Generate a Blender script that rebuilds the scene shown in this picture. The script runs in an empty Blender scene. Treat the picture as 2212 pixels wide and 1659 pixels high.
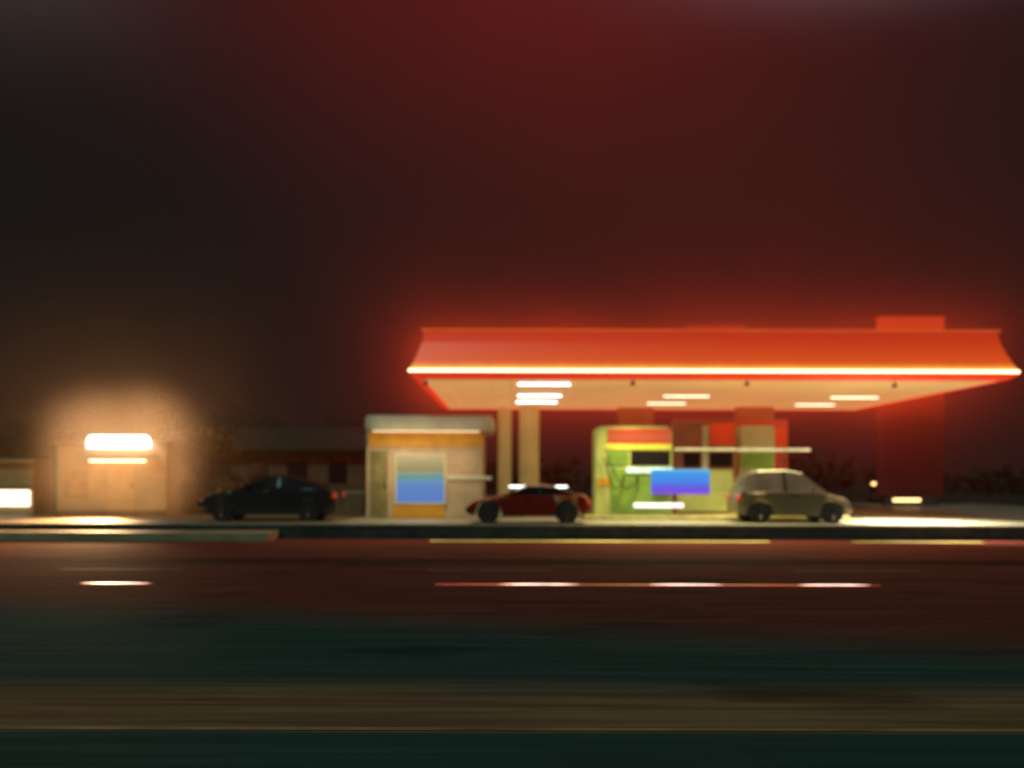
import bpy, bmesh, math, random
from mathutils import Vector, Matrix
random.seed(11)
S = bpy.context.scene
COL = S.collection
R = math.radians
F = 1916.0
CAMZ = 1.3
def X(u, D): return (u-1106)*D/F          # a horizontal reading of the picture at distance D, in metres
def Z(v, D): return CAMZ-(v-1031)*D/F     # height of a reading at distance D
ROADZ = -0.35

# ------------------------------------------------------------------ materials
def nt(name):
    m = bpy.data.materials.new(name); m.use_nodes = True
    t = m.node_tree; t.nodes.clear()
    return m, t, t.nodes.new('ShaderNodeOutputMaterial')
def mat(name, col, rough=0.6, metal=0.0, var=0.25, scale=3.0, bump=0.15, bscale=40.0, emit=None, estr=0.0, spec=0.5, streak=None, coat=0.0):
    m, t, out = nt(name)
    N = t.nodes; L = t.links
    b = N.new('ShaderNodeBsdfPrincipled')
    tc = N.new('ShaderNodeTexCoord')
    mp = N.new('ShaderNodeMapping')
    if streak: mp.inputs['Scale'].default_value = streak
    L.new(tc.outputs['Object'], mp.inputs['Vector'])
    n = N.new('ShaderNodeTexNoise'); n.inputs['Scale'].default_value = scale; n.inputs['Detail'].default_value = 6
    L.new(mp.outputs[0], n.inputs['Vector'])
    r = N.new('ShaderNodeValToRGB')
    a = 1-var; c = 1+var
    r.color_ramp.elements[0].position = 0.3; r.color_ramp.elements[1].position = 0.7
    r.color_ramp.elements[0].color = (col[0]*a, col[1]*a, col[2]*a, 1)
    r.color_ramp.elements[1].color = (min(1, col[0]*c), min(1, col[1]*c), min(1, col[2]*c), 1)
    L.new(n.outputs['Fac'], r.inputs['Fac'])
    L.new(r.outputs['Color'], b.inputs['Base Color'])
    b.inputs['Roughness'].default_value = rough
    b.inputs['Metallic'].default_value = metal
    b.inputs['Specular IOR Level'].default_value = spec
    b.inputs['Coat Weight'].default_value = coat
    if bump:
        n2 = N.new('ShaderNodeTexNoise'); n2.inputs['Scale'].default_value = bscale; n2.inputs['Detail'].default_value = 4
        L.new(mp.outputs[0], n2.inputs['Vector'])
        bp = N.new('ShaderNodeBump'); bp.inputs['Strength'].default_value = bump; bp.inputs['Distance'].default_value = 0.02
        L.new(n2.outputs['Fac'], bp.inputs['Height']); L.new(bp.outputs['Normal'], b.inputs['Normal'])
    if emit:
        mx = N.new('ShaderNodeMix'); mx.data_type = 'RGBA'; mx.blend_type = 'MULTIPLY'
        mx.inputs[0].default_value = 1.0
        mr = N.new('ShaderNodeMapRange'); mr.inputs[1].default_value = 0.25; mr.inputs[2].default_value = 0.75
        mr.inputs[3].default_value = 1-var; mr.inputs[4].default_value = 1+var
        L.new(n.outputs['Fac'], mr.inputs[0])
        mx.inputs[6].default_value = (*emit, 1); L.new(mr.outputs[0], mx.inputs[7])
        L.new(mx.outputs[2], b.inputs['Emission Color'])
        b.inputs['Emission Strength'].default_value = estr
    L.new(b.outputs[0], out.inputs['Surface'])
    return m
def glow(name, col, s, var=0.0):
    return mat(name, (0.6, 0.6, 0.6), 0.4, emit=col, estr=s, var=var, bump=0)

M = {}
M['asphalt'] = mat('asphalt', (0.075, 0.030, 0.022), 0.55, var=0.45, scale=0.7, bump=0.5, bscale=90, streak=(0.10, 1.8, 1), spec=0.3)  # red canopy glow put into the asphalt colour
M['asphalt_old'] = mat('asphalt_old', (0.36, 0.16, 0.085), 0.85, var=0.35, scale=1.2, bump=0.5, bscale=90, streak=(0.06, 3, 1), spec=0.1)
M['asphalt_near'] = mat('asphalt_near', (0.020, 0.062, 0.052), 0.7, var=0.3, scale=0.8, bump=0.4, bscale=90, streak=(0.15, 2, 1), spec=0.15)
M['grass'] = mat('grass', (0.03, 0.04, 0.018), 0.9, var=0.5, scale=1.5, bump=0.8, bscale=25)
M['concrete'] = mat('concrete', (0.34, 0.31, 0.24), 0.42, var=0.2, scale=0.9, bump=0.25, bscale=30)
M['kerb'] = mat('kerb', (0.20, 0.18, 0.15), 0.7, var=0.3, scale=4, bump=0.4)
M['wallstone'] = mat('wallstone', (0.06, 0.052, 0.045), 0.85, var=0.4, scale=3, bump=0.6)
M['paint_white'] = mat('paint_white', (0.60, 0.55, 0.46), 0.55, var=0.3, scale=6)
M['paint_yellow'] = mat('paint_yellow', (0.60, 0.42, 0.12), 0.6, var=0.3, scale=6)
M['reflection_far'] = mat('reflection_far', (0.70, 0.60, 0.14), 0.5, var=0.7, scale=0.5, emit=(0.80, 0.66, 0.12), estr=1.0)  # station lights reflected on the road, put into the line as emission
M['steel'] = mat('steel', (0.55, 0.54, 0.52), 0.12, 1.0, var=0.08, bump=0.02, scale=5)
M['steel_post'] = mat('steel_post', (0.16, 0.16, 0.16), 0.5, 0.7, var=0.2)
M['cream'] = mat('cream', (0.62, 0.55, 0.36), 0.55, var=0.12, scale=1.6, bump=0.1)
M['cream_roof'] = mat('cream_roof', (0.70, 0.68, 0.55), 0.4, var=0.15, scale=1.2, bump=0.1)
M['beige'] = mat('beige', (0.52, 0.38, 0.26), 0.7, var=0.15, scale=2, bump=0.2)
M['orange_band'] = mat('orange_band', (0.60, 0.28, 0.03), 0.5, var=0.18, scale=2, emit=(0.9, 0.42, 0.02), estr=0.04)
M['orange_wall'] = mat('orange_wall', (0.52, 0.36, 0.17), 0.8, var=0.16, scale=1.3, bump=0.35, bscale=20)
M['brick'] = mat('brick', (0.20, 0.10, 0.05), 0.85, var=0.35, scale=3, bump=0.5)
M['roof_tile'] = mat('roof_tile', (0.07, 0.045, 0.03), 0.8, var=0.35, scale=4, bump=0.5)
M['wood'] = mat('wood', (0.12, 0.075, 0.04), 0.75, var=0.3, scale=3, streak=(1, 1, 8))
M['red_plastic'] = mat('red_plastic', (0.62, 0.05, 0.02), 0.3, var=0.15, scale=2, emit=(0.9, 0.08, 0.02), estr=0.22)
M['green_plastic'] = mat('green_plastic', (0.18, 0.27, 0.05), 0.45, var=0.35, scale=1.5, emit=(0.22, 0.42, 0.04), estr=0.14)  # emission added to brighten the pump panels
M['olive'] = mat('olive', (0.42, 0.42, 0.13), 0.4, var=0.2, scale=2, emit=(0.4, 0.40, 0.1), estr=0.20)  # glow added so the pump cabinets look lit
M['black'] = mat('black', (0.012, 0.010, 0.010), 0.25, var=0.2, bump=0)
M['rubber'] = mat('rubber', (0.02, 0.02, 0.02), 0.7, var=0.2)
M['glass_dark'] = mat('glass_dark', (0.015, 0.014, 0.016), 0.06, var=0.1, bump=0, spec=0.8)
M['soffit'] = None
M['tail'] = glow('tail', (1.0, 0.10, 0.02), 1.0)
M['lamp'] = glow('lamp', (0.95, 0.93, 1.0), 6)
M['lamp_pale'] = glow('lamp_pale', (1.0, 0.98, 0.80), 4)
M['lamp_warm'] = glow('lamp_warm', (1.0, 0.60, 0.22), 3.5)
M['lamp_cool'] = glow('lamp_cool', (0.50, 0.85, 0.66), 0.95, 0.3)
M['ledge_lit'] = glow('ledge_lit', (0.75, 0.72, 0.28), 0.85, 0.3)
M['leaf'] = mat('leaf', (0.070, 0.075, 0.025), 0.7, var=0.5, scale=0.9, bump=0)
M['leaf_dark'] = mat('leaf_dark', (0.035, 0.042, 0.018), 0.8, var=0.5, scale=0.9, bump=0)
M['leaf_lit'] = mat('leaf_lit', (0.26, 0.15, 0.055), 0.7, var=0.5, scale=1.2, bump=0)  # amber lamp light put into the leaf colour
M['bark'] = mat('bark', (0.07, 0.05, 0.035), 0.9, var=0.4, scale=8, bump=0.6)

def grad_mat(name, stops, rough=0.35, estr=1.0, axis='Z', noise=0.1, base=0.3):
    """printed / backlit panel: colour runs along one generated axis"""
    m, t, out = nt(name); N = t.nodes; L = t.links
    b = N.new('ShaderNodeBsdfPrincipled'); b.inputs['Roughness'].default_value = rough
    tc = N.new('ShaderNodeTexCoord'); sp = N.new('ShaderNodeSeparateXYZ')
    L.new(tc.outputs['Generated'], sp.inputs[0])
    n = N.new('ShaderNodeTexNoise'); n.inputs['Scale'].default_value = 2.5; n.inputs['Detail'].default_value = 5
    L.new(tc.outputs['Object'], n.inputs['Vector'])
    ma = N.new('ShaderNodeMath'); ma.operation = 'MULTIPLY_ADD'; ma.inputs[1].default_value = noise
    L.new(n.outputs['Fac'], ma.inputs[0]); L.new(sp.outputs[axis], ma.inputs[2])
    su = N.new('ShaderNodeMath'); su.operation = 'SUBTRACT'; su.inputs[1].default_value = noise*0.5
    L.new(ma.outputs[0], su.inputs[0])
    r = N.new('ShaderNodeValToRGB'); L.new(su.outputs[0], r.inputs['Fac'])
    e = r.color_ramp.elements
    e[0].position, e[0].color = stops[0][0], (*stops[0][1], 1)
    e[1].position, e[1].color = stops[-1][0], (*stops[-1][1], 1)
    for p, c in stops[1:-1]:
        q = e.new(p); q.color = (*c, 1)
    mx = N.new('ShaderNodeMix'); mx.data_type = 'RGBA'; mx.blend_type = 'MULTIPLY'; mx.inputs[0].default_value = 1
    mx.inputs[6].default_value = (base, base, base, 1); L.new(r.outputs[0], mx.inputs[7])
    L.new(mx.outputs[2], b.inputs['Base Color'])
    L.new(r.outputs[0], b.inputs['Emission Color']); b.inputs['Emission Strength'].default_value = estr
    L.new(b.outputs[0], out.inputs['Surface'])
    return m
M['fascia'] = grad_mat('fascia', [(0.0, (1.0, 0.80, 0.22)), (0.05, (1.0, 0.50, 0.07)), (0.10, (0.92, 0.22, 0.03)), (0.19, (0.68, 0.085, 0.012)), (0.45, (0.60, 0.060, 0.010)), (0.70, (0.54, 0.040, 0.009)), (0.93, (0.46, 0.032, 0.010)), (1.0, (0.60, 0.10, 0.016))], estr=0.92, noise=0.05, base=0.03)  # yellow wash of the light strip painted into the gradient's bottom
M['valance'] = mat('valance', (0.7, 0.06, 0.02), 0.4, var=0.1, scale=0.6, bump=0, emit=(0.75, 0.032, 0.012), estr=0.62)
M['screen'] = grad_mat('screen', [(0.0, (0.22, 0.06, 0.75)), (0.25, (0.10, 0.08, 0.72)), (0.5, (0.05, 0.20, 0.80)), (0.85, (0.04, 0.27, 0.75)), (1.0, (0.10, 0.42, 0.80))], estr=0.85, noise=0.18)
M['poster'] = grad_mat('poster', [(0.0, (0.10, 0.22, 0.62)), (0.35, (0.11, 0.23, 0.58)), (0.50, (0.13, 0.30, 0.50)), (0.55, (0.12, 0.26, 0.20)), (0.63, (0.22, 0.33, 0.30)), (0.68, (0.26, 0.22, 0.11)), (0.93, (0.30, 0.26, 0.13)), (1.0, (0.36, 0.34, 0.24))], estr=0.75, noise=0.09)
M['soffit'] = mat('soffit', (0.66, 0.52, 0.30), 0.45, var=0.1, scale=0.35, bump=0.05, emit=(0.58, 0.39, 0.13), estr=0.55)  # emission stands in for light bounced up from the forecourt
M['strip'] = glow('strip', (1.0, 0.70, 0.38), 3.6)
M['totem'] = grad_mat('totem', [(0.0, (0.03, 0.005, 0.004)), (0.40, (0.05, 0.006, 0.004)), (0.55, (0.20, 0.014, 0.006)), (0.8, (0.40, 0.030, 0.008)), (1.0, (0.48, 0.040, 0.010))], estr=0.8, noise=0.12, base=0.3)  # red canopy glow put into the panel emission, stronger upward
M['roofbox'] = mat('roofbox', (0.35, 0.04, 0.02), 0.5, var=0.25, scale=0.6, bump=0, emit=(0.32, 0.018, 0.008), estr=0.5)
M['pump_header'] = grad_mat('pump_header', [(0.0, (0.75, 0.08, 0.025)), (0.3, (0.62, 0.10, 0.04)), (0.5, (0.50, 0.14, 0.06)), (0.7, (0.75, 0.07, 0.02)), (1.0, (0.55, 0.12, 0.05))], estr=0.75, noise=0.1)

M['col'] = mat('column_cream', (0.60, 0.55, 0.26), 0.5, var=0.12, scale=1.2, bump=0.1, emit=(0.5, 0.42, 0.13), estr=0.18)  # slight olive emission added to make the columns look lit
# ------------------------------------------------------------------ mesh helpers
class MB:
    def __init__(s): s.bm = bmesh.new()
    def box(s, x0, x1, y0, y1, z0, z1, bev=0.0, seg=2):
        t = bmesh.new()
        bmesh.ops.create_cube(t, size=1)
        for v in t.verts:
            v.co = Vector((x0+(v.co.x+.5)*(x1-x0), y0+(v.co.y+.5)*(y1-y0), z0+(v.co.z+.5)*(z1-z0)))
        if bev: bmesh.ops.bevel(t, geom=list(t.edges), offset=bev, segments=seg, affect='EDGES', profile=0.5)
        s._add(t); return s
    def _add(s, t):
        me = bpy.data.meshes.new('tmp'); t.to_mesh(me); t.free(); s.bm.from_mesh(me); bpy.data.meshes.remove(me)
    def tube(s, p, q, r, r2=None, n=16):
        p, q = Vector(p), Vector(q); d = q-p
        t = bmesh.new()
        bmesh.ops.create_cone(t, cap_ends=True, segments=n, radius1=r, radius2=r if r2 is None else r2, depth=d.length)
        bmesh.ops.transform(t, matrix=Matrix.Translation((p+q)/2) @ d.to_track_quat('Z', 'Y').to_matrix().to_4x4(), verts=t.verts)
        s._add(t); return s
    def path(s, pts, r, n=8):
        for a, b in zip(pts[:-1], pts[1:]): s.tube(a, b, r, n=n)
        return s
    def prism(s, prof, x0, x1, plane='XZ', bev=0.0):
        """closed polygon prof extruded; 'YZ' extrudes along x, 'XZ' along y, 'XY' along z"""
        t = bmesh.new()
        def P(a, b, c): return {'YZ': (c, a, b), 'XZ': (a, c, b), 'XY': (a, b, c)}[plane]
        A = [t.verts.new(P(a, b, x0)) for a, b in prof]; B = [t.verts.new(P(a, b, x1)) for a, b in prof]
        n = len(prof); t.faces.new(A); t.faces.new(B[::-1])
        for i in range(n): t.faces.new((A[i], B[i], B[(i+1) % n], A[(i+1) % n]))
        bmesh.ops.recalc_face_normals(t, faces=t.faces)
        if bev: bmesh.ops.bevel(t, geom=list(t.edges), offset=bev, segments=2, affect='EDGES')
        s._add(t); return s
    def quad(s, *c):
        s.bm.faces.new([s.bm.verts.new(p) for p in c]); return s
    def build(s, name, m, parent=None, smooth=False, at=None):
        me = bpy.data.meshes.new(name); s.bm.to_mesh(me); s.bm.free()
        if at is not None: me.transform(Matrix.Translation(-Vector(at)))
        me.materials.append(m)
        if smooth:
            for p in me.polygons: p.use_smooth = True
            try: me.set_sharp_from_angle(angle=R(40))
            except Exception: pass
        o = bpy.data.objects.new(name, me); COL.objects.link(o)
        if at is not None: o.location = at
        if parent: o.parent = parent
        return o
def tag(o, label=None, cat=None, group=None, kind=None):
    if label: o['label'] = label
    if cat: o['category'] = cat
    if group: o['group'] = group
    if kind: o['kind'] = kind
    return o
def thing(name, label, cat, loc=(0, 0, 0), group=None, rz=0):
    o = bpy.data.objects.new(name, None); COL.objects.link(o)
    o.location = loc; o.rotation_euler = (0, 0, rz); o.empty_display_size = 0.3
    return tag(o, label, cat, group)
def copy_tree(o, parent=None, label=None):
    kids = [c for c in COL.objects if c.parent == o]
    c = o.copy(); COL.objects.link(c)
    if parent: c.parent = parent
    if label: c['label'] = label
    for k in kids: copy_tree(k, c)
    return c
def struct(name, mb, m, at=None): return tag(mb.build(name, m, at=at), kind='structure')

# ------------------------------------------------------------------ setting
struct('ground', MB().quad((-400, -60, ROADZ-0.05), (400, -60, ROADZ-0.05), (400, 900, ROADZ-0.05), (-400, 900, ROADZ-0.05)), M['grass'])
def road_material():
    m, t, out = nt('asphalt_road'); N = t.nodes; L = t.links
    b = N.new('ShaderNodeBsdfPrincipled'); b.inputs['Roughness'].default_value = 0.85; b.inputs['Specular IOR Level'].default_value = 0.03
    geo = N.new('ShaderNodeNewGeometry'); sp = N.new('ShaderNodeSeparateXYZ'); L.new(geo.outputs['Position'], sp.inputs[0])
    def noise(scale, vec, det=5):
        mp = N.new('ShaderNodeMapping'); mp.inputs['Scale'].default_value = vec; L.new(geo.outputs['Position'], mp.inputs[0])
        n = N.new('ShaderNodeTexNoise'); n.inputs['Scale'].default_value = scale; n.inputs['Detail'].default_value = det; L.new(mp.outputs[0], n.inputs['Vector']); return n
    def math_(op, a, b_=None, c_=None):
        q = N.new('ShaderNodeMath'); q.operation = op
        for k_, v in enumerate((a, b_, c_)):
            if v is None: continue
            if isinstance(v, (int, float)): q.inputs[k_].default_value = v
            else: L.new(v, q.inputs[k_])
        return q.outputs[0]
    def smooth(v, lo, hi):
        q = N.new('ShaderNodeMapRange'); q.interpolation_type = 'SMOOTHSTEP'; q.inputs[1].default_value = lo; q.inputs[2].default_value = hi
        L.new(v, q.inputs[0]); return q.outputs[0]
    def mix(f, a, b_):
        q = N.new('ShaderNodeMix'); q.data_type = 'RGBA'
        if isinstance(f, float): q.inputs[0].default_value = f
        else: L.new(f, q.inputs[0])
        for k_, v in ((6, a), (7, b_)):
            if isinstance(v, tuple): q.inputs[k_].default_value = (*v, 1)
            else: L.new(v, q.inputs[k_])
        return q.outputs[2]
    big = noise(0.35, (0.35, 1.0, 1), 4); fine = noise(3.0, (0.12, 2.2, 1)); grit = noise(60, (1, 1, 1), 3); patch = noise(0.8, (0.5, 1, 1), 6)
    wob = math_('MULTIPLY_ADD', big.outputs['Fac'], 0.5, -0.25)
    y = math_('ADD', sp.outputs['Y'], wob)
    xs = math_('MULTIPLY', sp.outputs['X'], 0.28)
    xs = math_('MINIMUM', math_('MAXIMUM', xs, -3.2), 1.6)
    yw = math_('ADD', y, xs)
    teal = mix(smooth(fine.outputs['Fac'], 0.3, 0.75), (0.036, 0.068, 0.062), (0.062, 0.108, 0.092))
    canopy_red = mix(smooth(fine.outputs['Fac'], 0.3, 0.7), (0.17, 0.032, 0.024), (0.28, 0.062, 0.042))  # red reflection of the canopy glow, painted into the road colour
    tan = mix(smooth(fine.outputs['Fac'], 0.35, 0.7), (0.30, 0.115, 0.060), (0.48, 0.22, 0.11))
    c1 = mix(smooth(yw, 8.6, 11.2), teal, canopy_red)
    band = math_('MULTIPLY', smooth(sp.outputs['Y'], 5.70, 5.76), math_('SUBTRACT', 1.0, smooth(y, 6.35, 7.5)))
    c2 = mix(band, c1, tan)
    seam = math_('MULTIPLY', smooth(sp.outputs['Y'], 16.6, 17.0), math_('SUBTRACT', 1.0, smooth(sp.outputs['Y'], 17.5, 18.3)))
    c3 = mix(math_('MULTIPLY', seam, 0.65), c2, (0.02, 0.012, 0.012))
    stain = math_('MULTIPLY', smooth(patch.outputs['Fac'], 0.56, 0.70), 0.45)
    c4 = mix(stain, c3, (0.012, 0.013, 0.013))
    g = mix(math_('MULTIPLY', smooth(grit.outputs['Fac'], 0.5, 0.75), 0.25), c4, (0.10, 0.09, 0.08))
    L.new(g, b.inputs['Base Color'])
    bp = N.new('ShaderNodeBump'); bp.inputs['Strength'].default_value = 0.4; bp.inputs['Distance'].default_value = 0.01
    L.new(grit.outputs['Fac'], bp.inputs['Height']); L.new(bp.outputs['Normal'], b.inputs['Normal'])
    L.new(b.outputs[0], out.inputs['Surface'])
    return m
struct('road', MB().quad((-300, -4, ROADZ), (300, -4, ROADZ), (300, 23.72, ROADZ), (-300, 23.72, ROADZ)), road_material())
struct('lane_edge_line', MB().quad((-300, 5.76, ROADZ+0.006), (300, 5.76, ROADZ+0.006), (300, 5.83, ROADZ+0.006), (-300, 5.83, ROADZ+0.006)), mat('line_worn', (0.48, 0.25, 0.12), 0.8, var=0.45, scale=1.5, spec=0.1))
mb = MB()
for a, b in ((930, 1660), (1838, 2120), (2330, 2700)):
    mb.quad((X(a, 23), 22.75, ROADZ+0.006), (X(b, 23), 22.75, ROADZ+0.006), (X(b, 23), 23.05, ROADZ+0.006), (X(a, 23), 23.05, ROADZ+0.006))
struct('far_edge_reflection', mb, M['reflection_far'])
mb = MB()
x = -60
while x < 60:
    mb.quad((x, 15.6, ROADZ+0.006), (x+2.2, 15.6, ROADZ+0.006), (x+2.2, 15.75, ROADZ+0.006), (x, 15.75, ROADZ+0.006)); x += 6.5
struct('lane_dashes', mb, mat('paint_worn', (0.16, 0.12, 0.09), 0.7, var=0.4, scale=5))
# raised forecourt and pavement
struct('forecourt', MB().box(-4.9, 24, 24.02, 46, ROADZ-0.1, 0), M['concrete'])
struct('pavement', MB().box(-60, -4.9, 24.02, 46, ROADZ-0.1, -0.002), mat('paving', (0.24, 0.17, 0.10), 0.6, var=0.3, scale=0.8, bump=0.4))
struct('verge', MB().box(24, 90, 24.02, 60, ROADZ-0.1, -0.01), M['grass'])
struct('footpath', MB().box(-60, -6.2, 22.55, 23.70, ROADZ-0.1, -0.13, 0.02), mat('footpath', (0.42, 0.30, 0.18), 0.6, var=0.2, scale=1.5, bump=0.3))
# low retaining wall along the road
w = thing('retaining_wall', 'low dark stone retaining wall with pale coping between the road and the raised forecourt', 'wall', (0, 23.9, ROADZ))
MB().box(-60, 60, 23.76, 24.0, ROADZ, -0.03).build('wall', M['wallstone'], w, at=(0, 23.9, ROADZ)).location = (0, 0, 0)
mb = MB()
x = -60
while x < 60:
    mb.box(x, x+0.985, 23.72, 24.03, -0.03, 0.035, 0.01, 1); x += 1.0
mb.build('coping', M['kerb'], w, at=(0, 23.9, ROADZ)).location = (0, 0, 0)

# ------------------------------------------------------------------ reflected light painted on the road as glowing strips
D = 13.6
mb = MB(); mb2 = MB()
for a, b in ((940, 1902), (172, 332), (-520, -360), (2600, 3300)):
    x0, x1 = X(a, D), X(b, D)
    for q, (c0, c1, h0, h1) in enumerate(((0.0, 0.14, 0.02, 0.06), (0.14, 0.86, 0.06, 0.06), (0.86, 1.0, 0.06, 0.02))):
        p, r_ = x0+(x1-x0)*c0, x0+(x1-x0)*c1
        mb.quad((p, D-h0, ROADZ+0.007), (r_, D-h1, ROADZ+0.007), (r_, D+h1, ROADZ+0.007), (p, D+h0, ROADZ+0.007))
struct('lane_reflection', mb, mat('reflection_red', (0.8, 0.3, 0.2), 0.35, var=0.6, scale=0.5, emit=(1.0, 0.13, 0.05), estr=0.55, bump=0.1))  # emission stands in for light reflected off the road
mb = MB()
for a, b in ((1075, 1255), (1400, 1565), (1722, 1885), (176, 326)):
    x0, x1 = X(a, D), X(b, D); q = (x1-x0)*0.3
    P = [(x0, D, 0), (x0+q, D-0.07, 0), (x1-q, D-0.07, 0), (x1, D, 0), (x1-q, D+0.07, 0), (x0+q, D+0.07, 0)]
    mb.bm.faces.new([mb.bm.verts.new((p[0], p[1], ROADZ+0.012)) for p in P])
struct('lane_glint', mb, mat('glint_white', (0.8, 0.8, 0.8), 0.3, var=0.35, scale=3, emit=(1.0, 0.80, 0.62), estr=2.2, bump=0.1))  # brightest glints of the reflection, painted as emission

# ------------------------------------------------------------------ canopy
CX0, CX1, CY0, CY1 = -3.1, 15.2, 26.6, 39.0
cx, cy = (CX0+CX1)/2, (CY0+CY1)/2
can = thing('station_canopy', 'long red glowing fuel station canopy with a bright light strip along its edge', 'canopy', (cx, cy, 0))
AT = (cx, cy, 0)
def cpart(mb, name, m, smooth=False):
    o = mb.build(name, m, can, smooth, at=AT); o.location = (0, 0, 0); return o
def ring(mb, prof, rad=0.0):
    """sweep profile (offset outward, z) round the rectangle"""
    corners = [(CX0, CY0, -1, -1), (CX1, CY0, 1, -1), (CX1, CY1, 1, 1), (CX0, CY1, -1, 1)]
    rows = []
    for (x, y, sx, sy) in corners:
        rows.append([mb.bm.verts.new((x+sx*o, y+sy*o, z)) for o, z in prof])
    for i in range(4):
        a, b = rows[i], rows[(i+1) % 4]
        for k in range(len(prof)-1): mb.bm.faces.new((a[k], b[k], b[k+1], a[k+1]))
    bmesh.ops.recalc_face_normals(mb.bm, faces=mb.bm.faces)
    return mb
zs = Z(800, 26.6)     # strip height
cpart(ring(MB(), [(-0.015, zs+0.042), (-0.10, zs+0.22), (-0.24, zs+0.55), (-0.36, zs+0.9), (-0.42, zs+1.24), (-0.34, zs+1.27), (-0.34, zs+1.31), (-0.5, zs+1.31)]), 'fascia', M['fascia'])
cpart(ring(MB(), [(-0.02, zs+0.038), (0.015, zs+0.038), (0.015, zs-0.045), (-0.02, zs-0.045)]), 'light_strip', M['strip'])
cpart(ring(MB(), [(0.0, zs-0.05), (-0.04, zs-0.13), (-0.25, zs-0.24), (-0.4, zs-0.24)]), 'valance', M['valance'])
sz = zs-0.22
mb = MB()
nx, ny = 26, 10
for i in range(nx):
    for j in range(ny):
        a = CX0+0.35+i*(CX1-CX0-0.7)/nx; b = CX0+0.35+(i+1)*(CX1-CX0-0.7)/nx
        c = CY0+0.35+j*(CY1-CY0-0.7)/ny; d = CY0+0.35+(j+1)*(CY1-CY0-0.7)/ny
        mb.box(a+0.008, b-0.008, c+0.006, d-0.006, sz, sz+0.03)
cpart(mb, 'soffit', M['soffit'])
cpart(MB().box(CX0+0.3, CX1-0.3, CY0+0.3, CY1-0.3, sz+0.05, sz+0.09), 'deck', M['wood'])
cpart(MB().box(CX0+0.5, CX1-0.5, CY0+0.5, CY1-0.5, zs+1.12, zs+1.2), 'roof', M['steel_post'])
for (u, D, wd, m) in ((1090, 38.2, 0.29, M['col']), (1143, 37.4, 0.42, M['col'])):
    x = X(u, D)
    cpart(MB().tube((x, D, 0), (x, D, sz+0.02), wd, n=32).tube((x, D, 0), (x, D, 0.18), wd+0.06, n=32), 'column', m, True)
brn = mat('column_brown', (0.36, 0.17, 0.09), 0.6, var=0.15, scale=1)
for (u, D, wd) in ((1372, 38.0, 0.75), (1628, 37.6, 0.78)):
    x = X(u, D)
    cpart(MB().box(x-wd, x+wd, D-0.3, D+0.3, 0, sz+0.02, 0.04), 'column', brn)
# roof sign box standing on the canopy
b = thing('roof_sign_box', 'dim red blank sign box standing on top of the canopy, left of the tall totem', 'sign', (X(1545, 31), 31, zs+1.2))
MB().box(-1.05, 1.05, -0.2, 0.2, 0.12, 0.92, 0.05).build('panel', M['roofbox'], b)
for s in (-0.7, 0.7): MB().box(s-0.04, s+0.04, -0.05, 0.05, 0, 0.14).build('foot', M['steel_post'], b)
# ceiling lights
bat = thing('ceiling_light', 'x', 'ceiling light')
MB().box(-0.92, 0.92, -0.05, 0.05, -0.025, 0.0, 0.01, 1).build('housing', M['cream_roof'], bat)
MB().tube((-0.86, 0, -0.05), (0.86, 0, -0.05), 0.022, n=20).build('tube', M['lamp'], bat, True)
lights = [((1115, 1235), 827, 'frontmost of the three bright ceiling lights stacked at the left of the soffit'),
          ((1115, 1215), 852, 'middle one of the three bright ceiling lights stacked at the left of the soffit'),
          ((1112, 1205), 866, 'rearmost of the three left ceiling lights, nearest the two cream columns'),
          ((1430, 1535), 853, 'front one of the two thin ceiling lights above the fuel pumps'),
          ((1395, 1483), 869, 'rear one of the two thin ceiling lights above the fuel pumps'),
          ((1790, 1900), 855, 'thin ceiling light at the right end of the soffit, the rightmost of all'),
          ((1715, 1805), 871, 'thin ceiling light at the right of the soffit, on its rear edge')]
for i, ((a, b_), v, lab) in enumerate(lights):
    D = (sz-CAMZ)*F/(1031-v)
    o = bat if i == 0 else copy_tree(bat)
    o.location = (X((a+b_)/2, D), D, sz-0.001); o['label'] = lab; o['group'] = 'linear lights under the canopy'
    l = (b_-a)*D/F
    o.scale = (l/1.84, 1 if i < 3 else 0.75, 1 if i < 3 else 0.8)

thin = glow('lamp_thin', (1.0, 0.98, 0.70), 3)
for o in [q for q in COL.objects if q.name.startswith('ceiling_light')][3:]:
    for k_ in [q for q in COL.objects if q.parent == o and q.name.startswith('tube')]:
        k_.data = k_.data.copy(); k_.data.materials[0] = thin
# tall totem behind the canopy
D = 42.0
t = thing('totem_sign', 'tall dark red totem sign rising behind the right part of the canopy', 'sign', (X(1965, D), D, 0))
zt = Z(682, D); hw = 70*D/F
MB().box(-hw, hw, -0.25, 0.25, 0.5, zt, 0.08).build('panel', M['totem'], t)
MB().box(-hw+0.3, hw-0.3, -0.2, 0.2, 0, 0.5).build('base', M['wallstone'], t)
MB().box(-hw-0.02, hw+0.02, -0.28, 0.28, zt-0.09, zt-0.03).build('trim', M['red_plastic'], t)

# ------------------------------------------------------------------ kiosk
D = 28.0
kx0, kx1 = X(790, D), X(1042, D)
k = thing('pay_kiosk', 'cream pay kiosk with a rounded pale roof slab and an orange band', 'kiosk', ((kx0+kx1)/2, D, 0))
def kp(mb, name, m, sm=False, parent=None):
    o = mb.build(name, m, parent or k, sm, at=((kx0+kx1)/2, D, 0)); o.location = (0, 0, 0); return o
kp(MB().box(kx0+0.02, kx1, D, D+3.2, 0, Z(930, D)+0.0, 0.02), 'wall', M['beige'])
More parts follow.
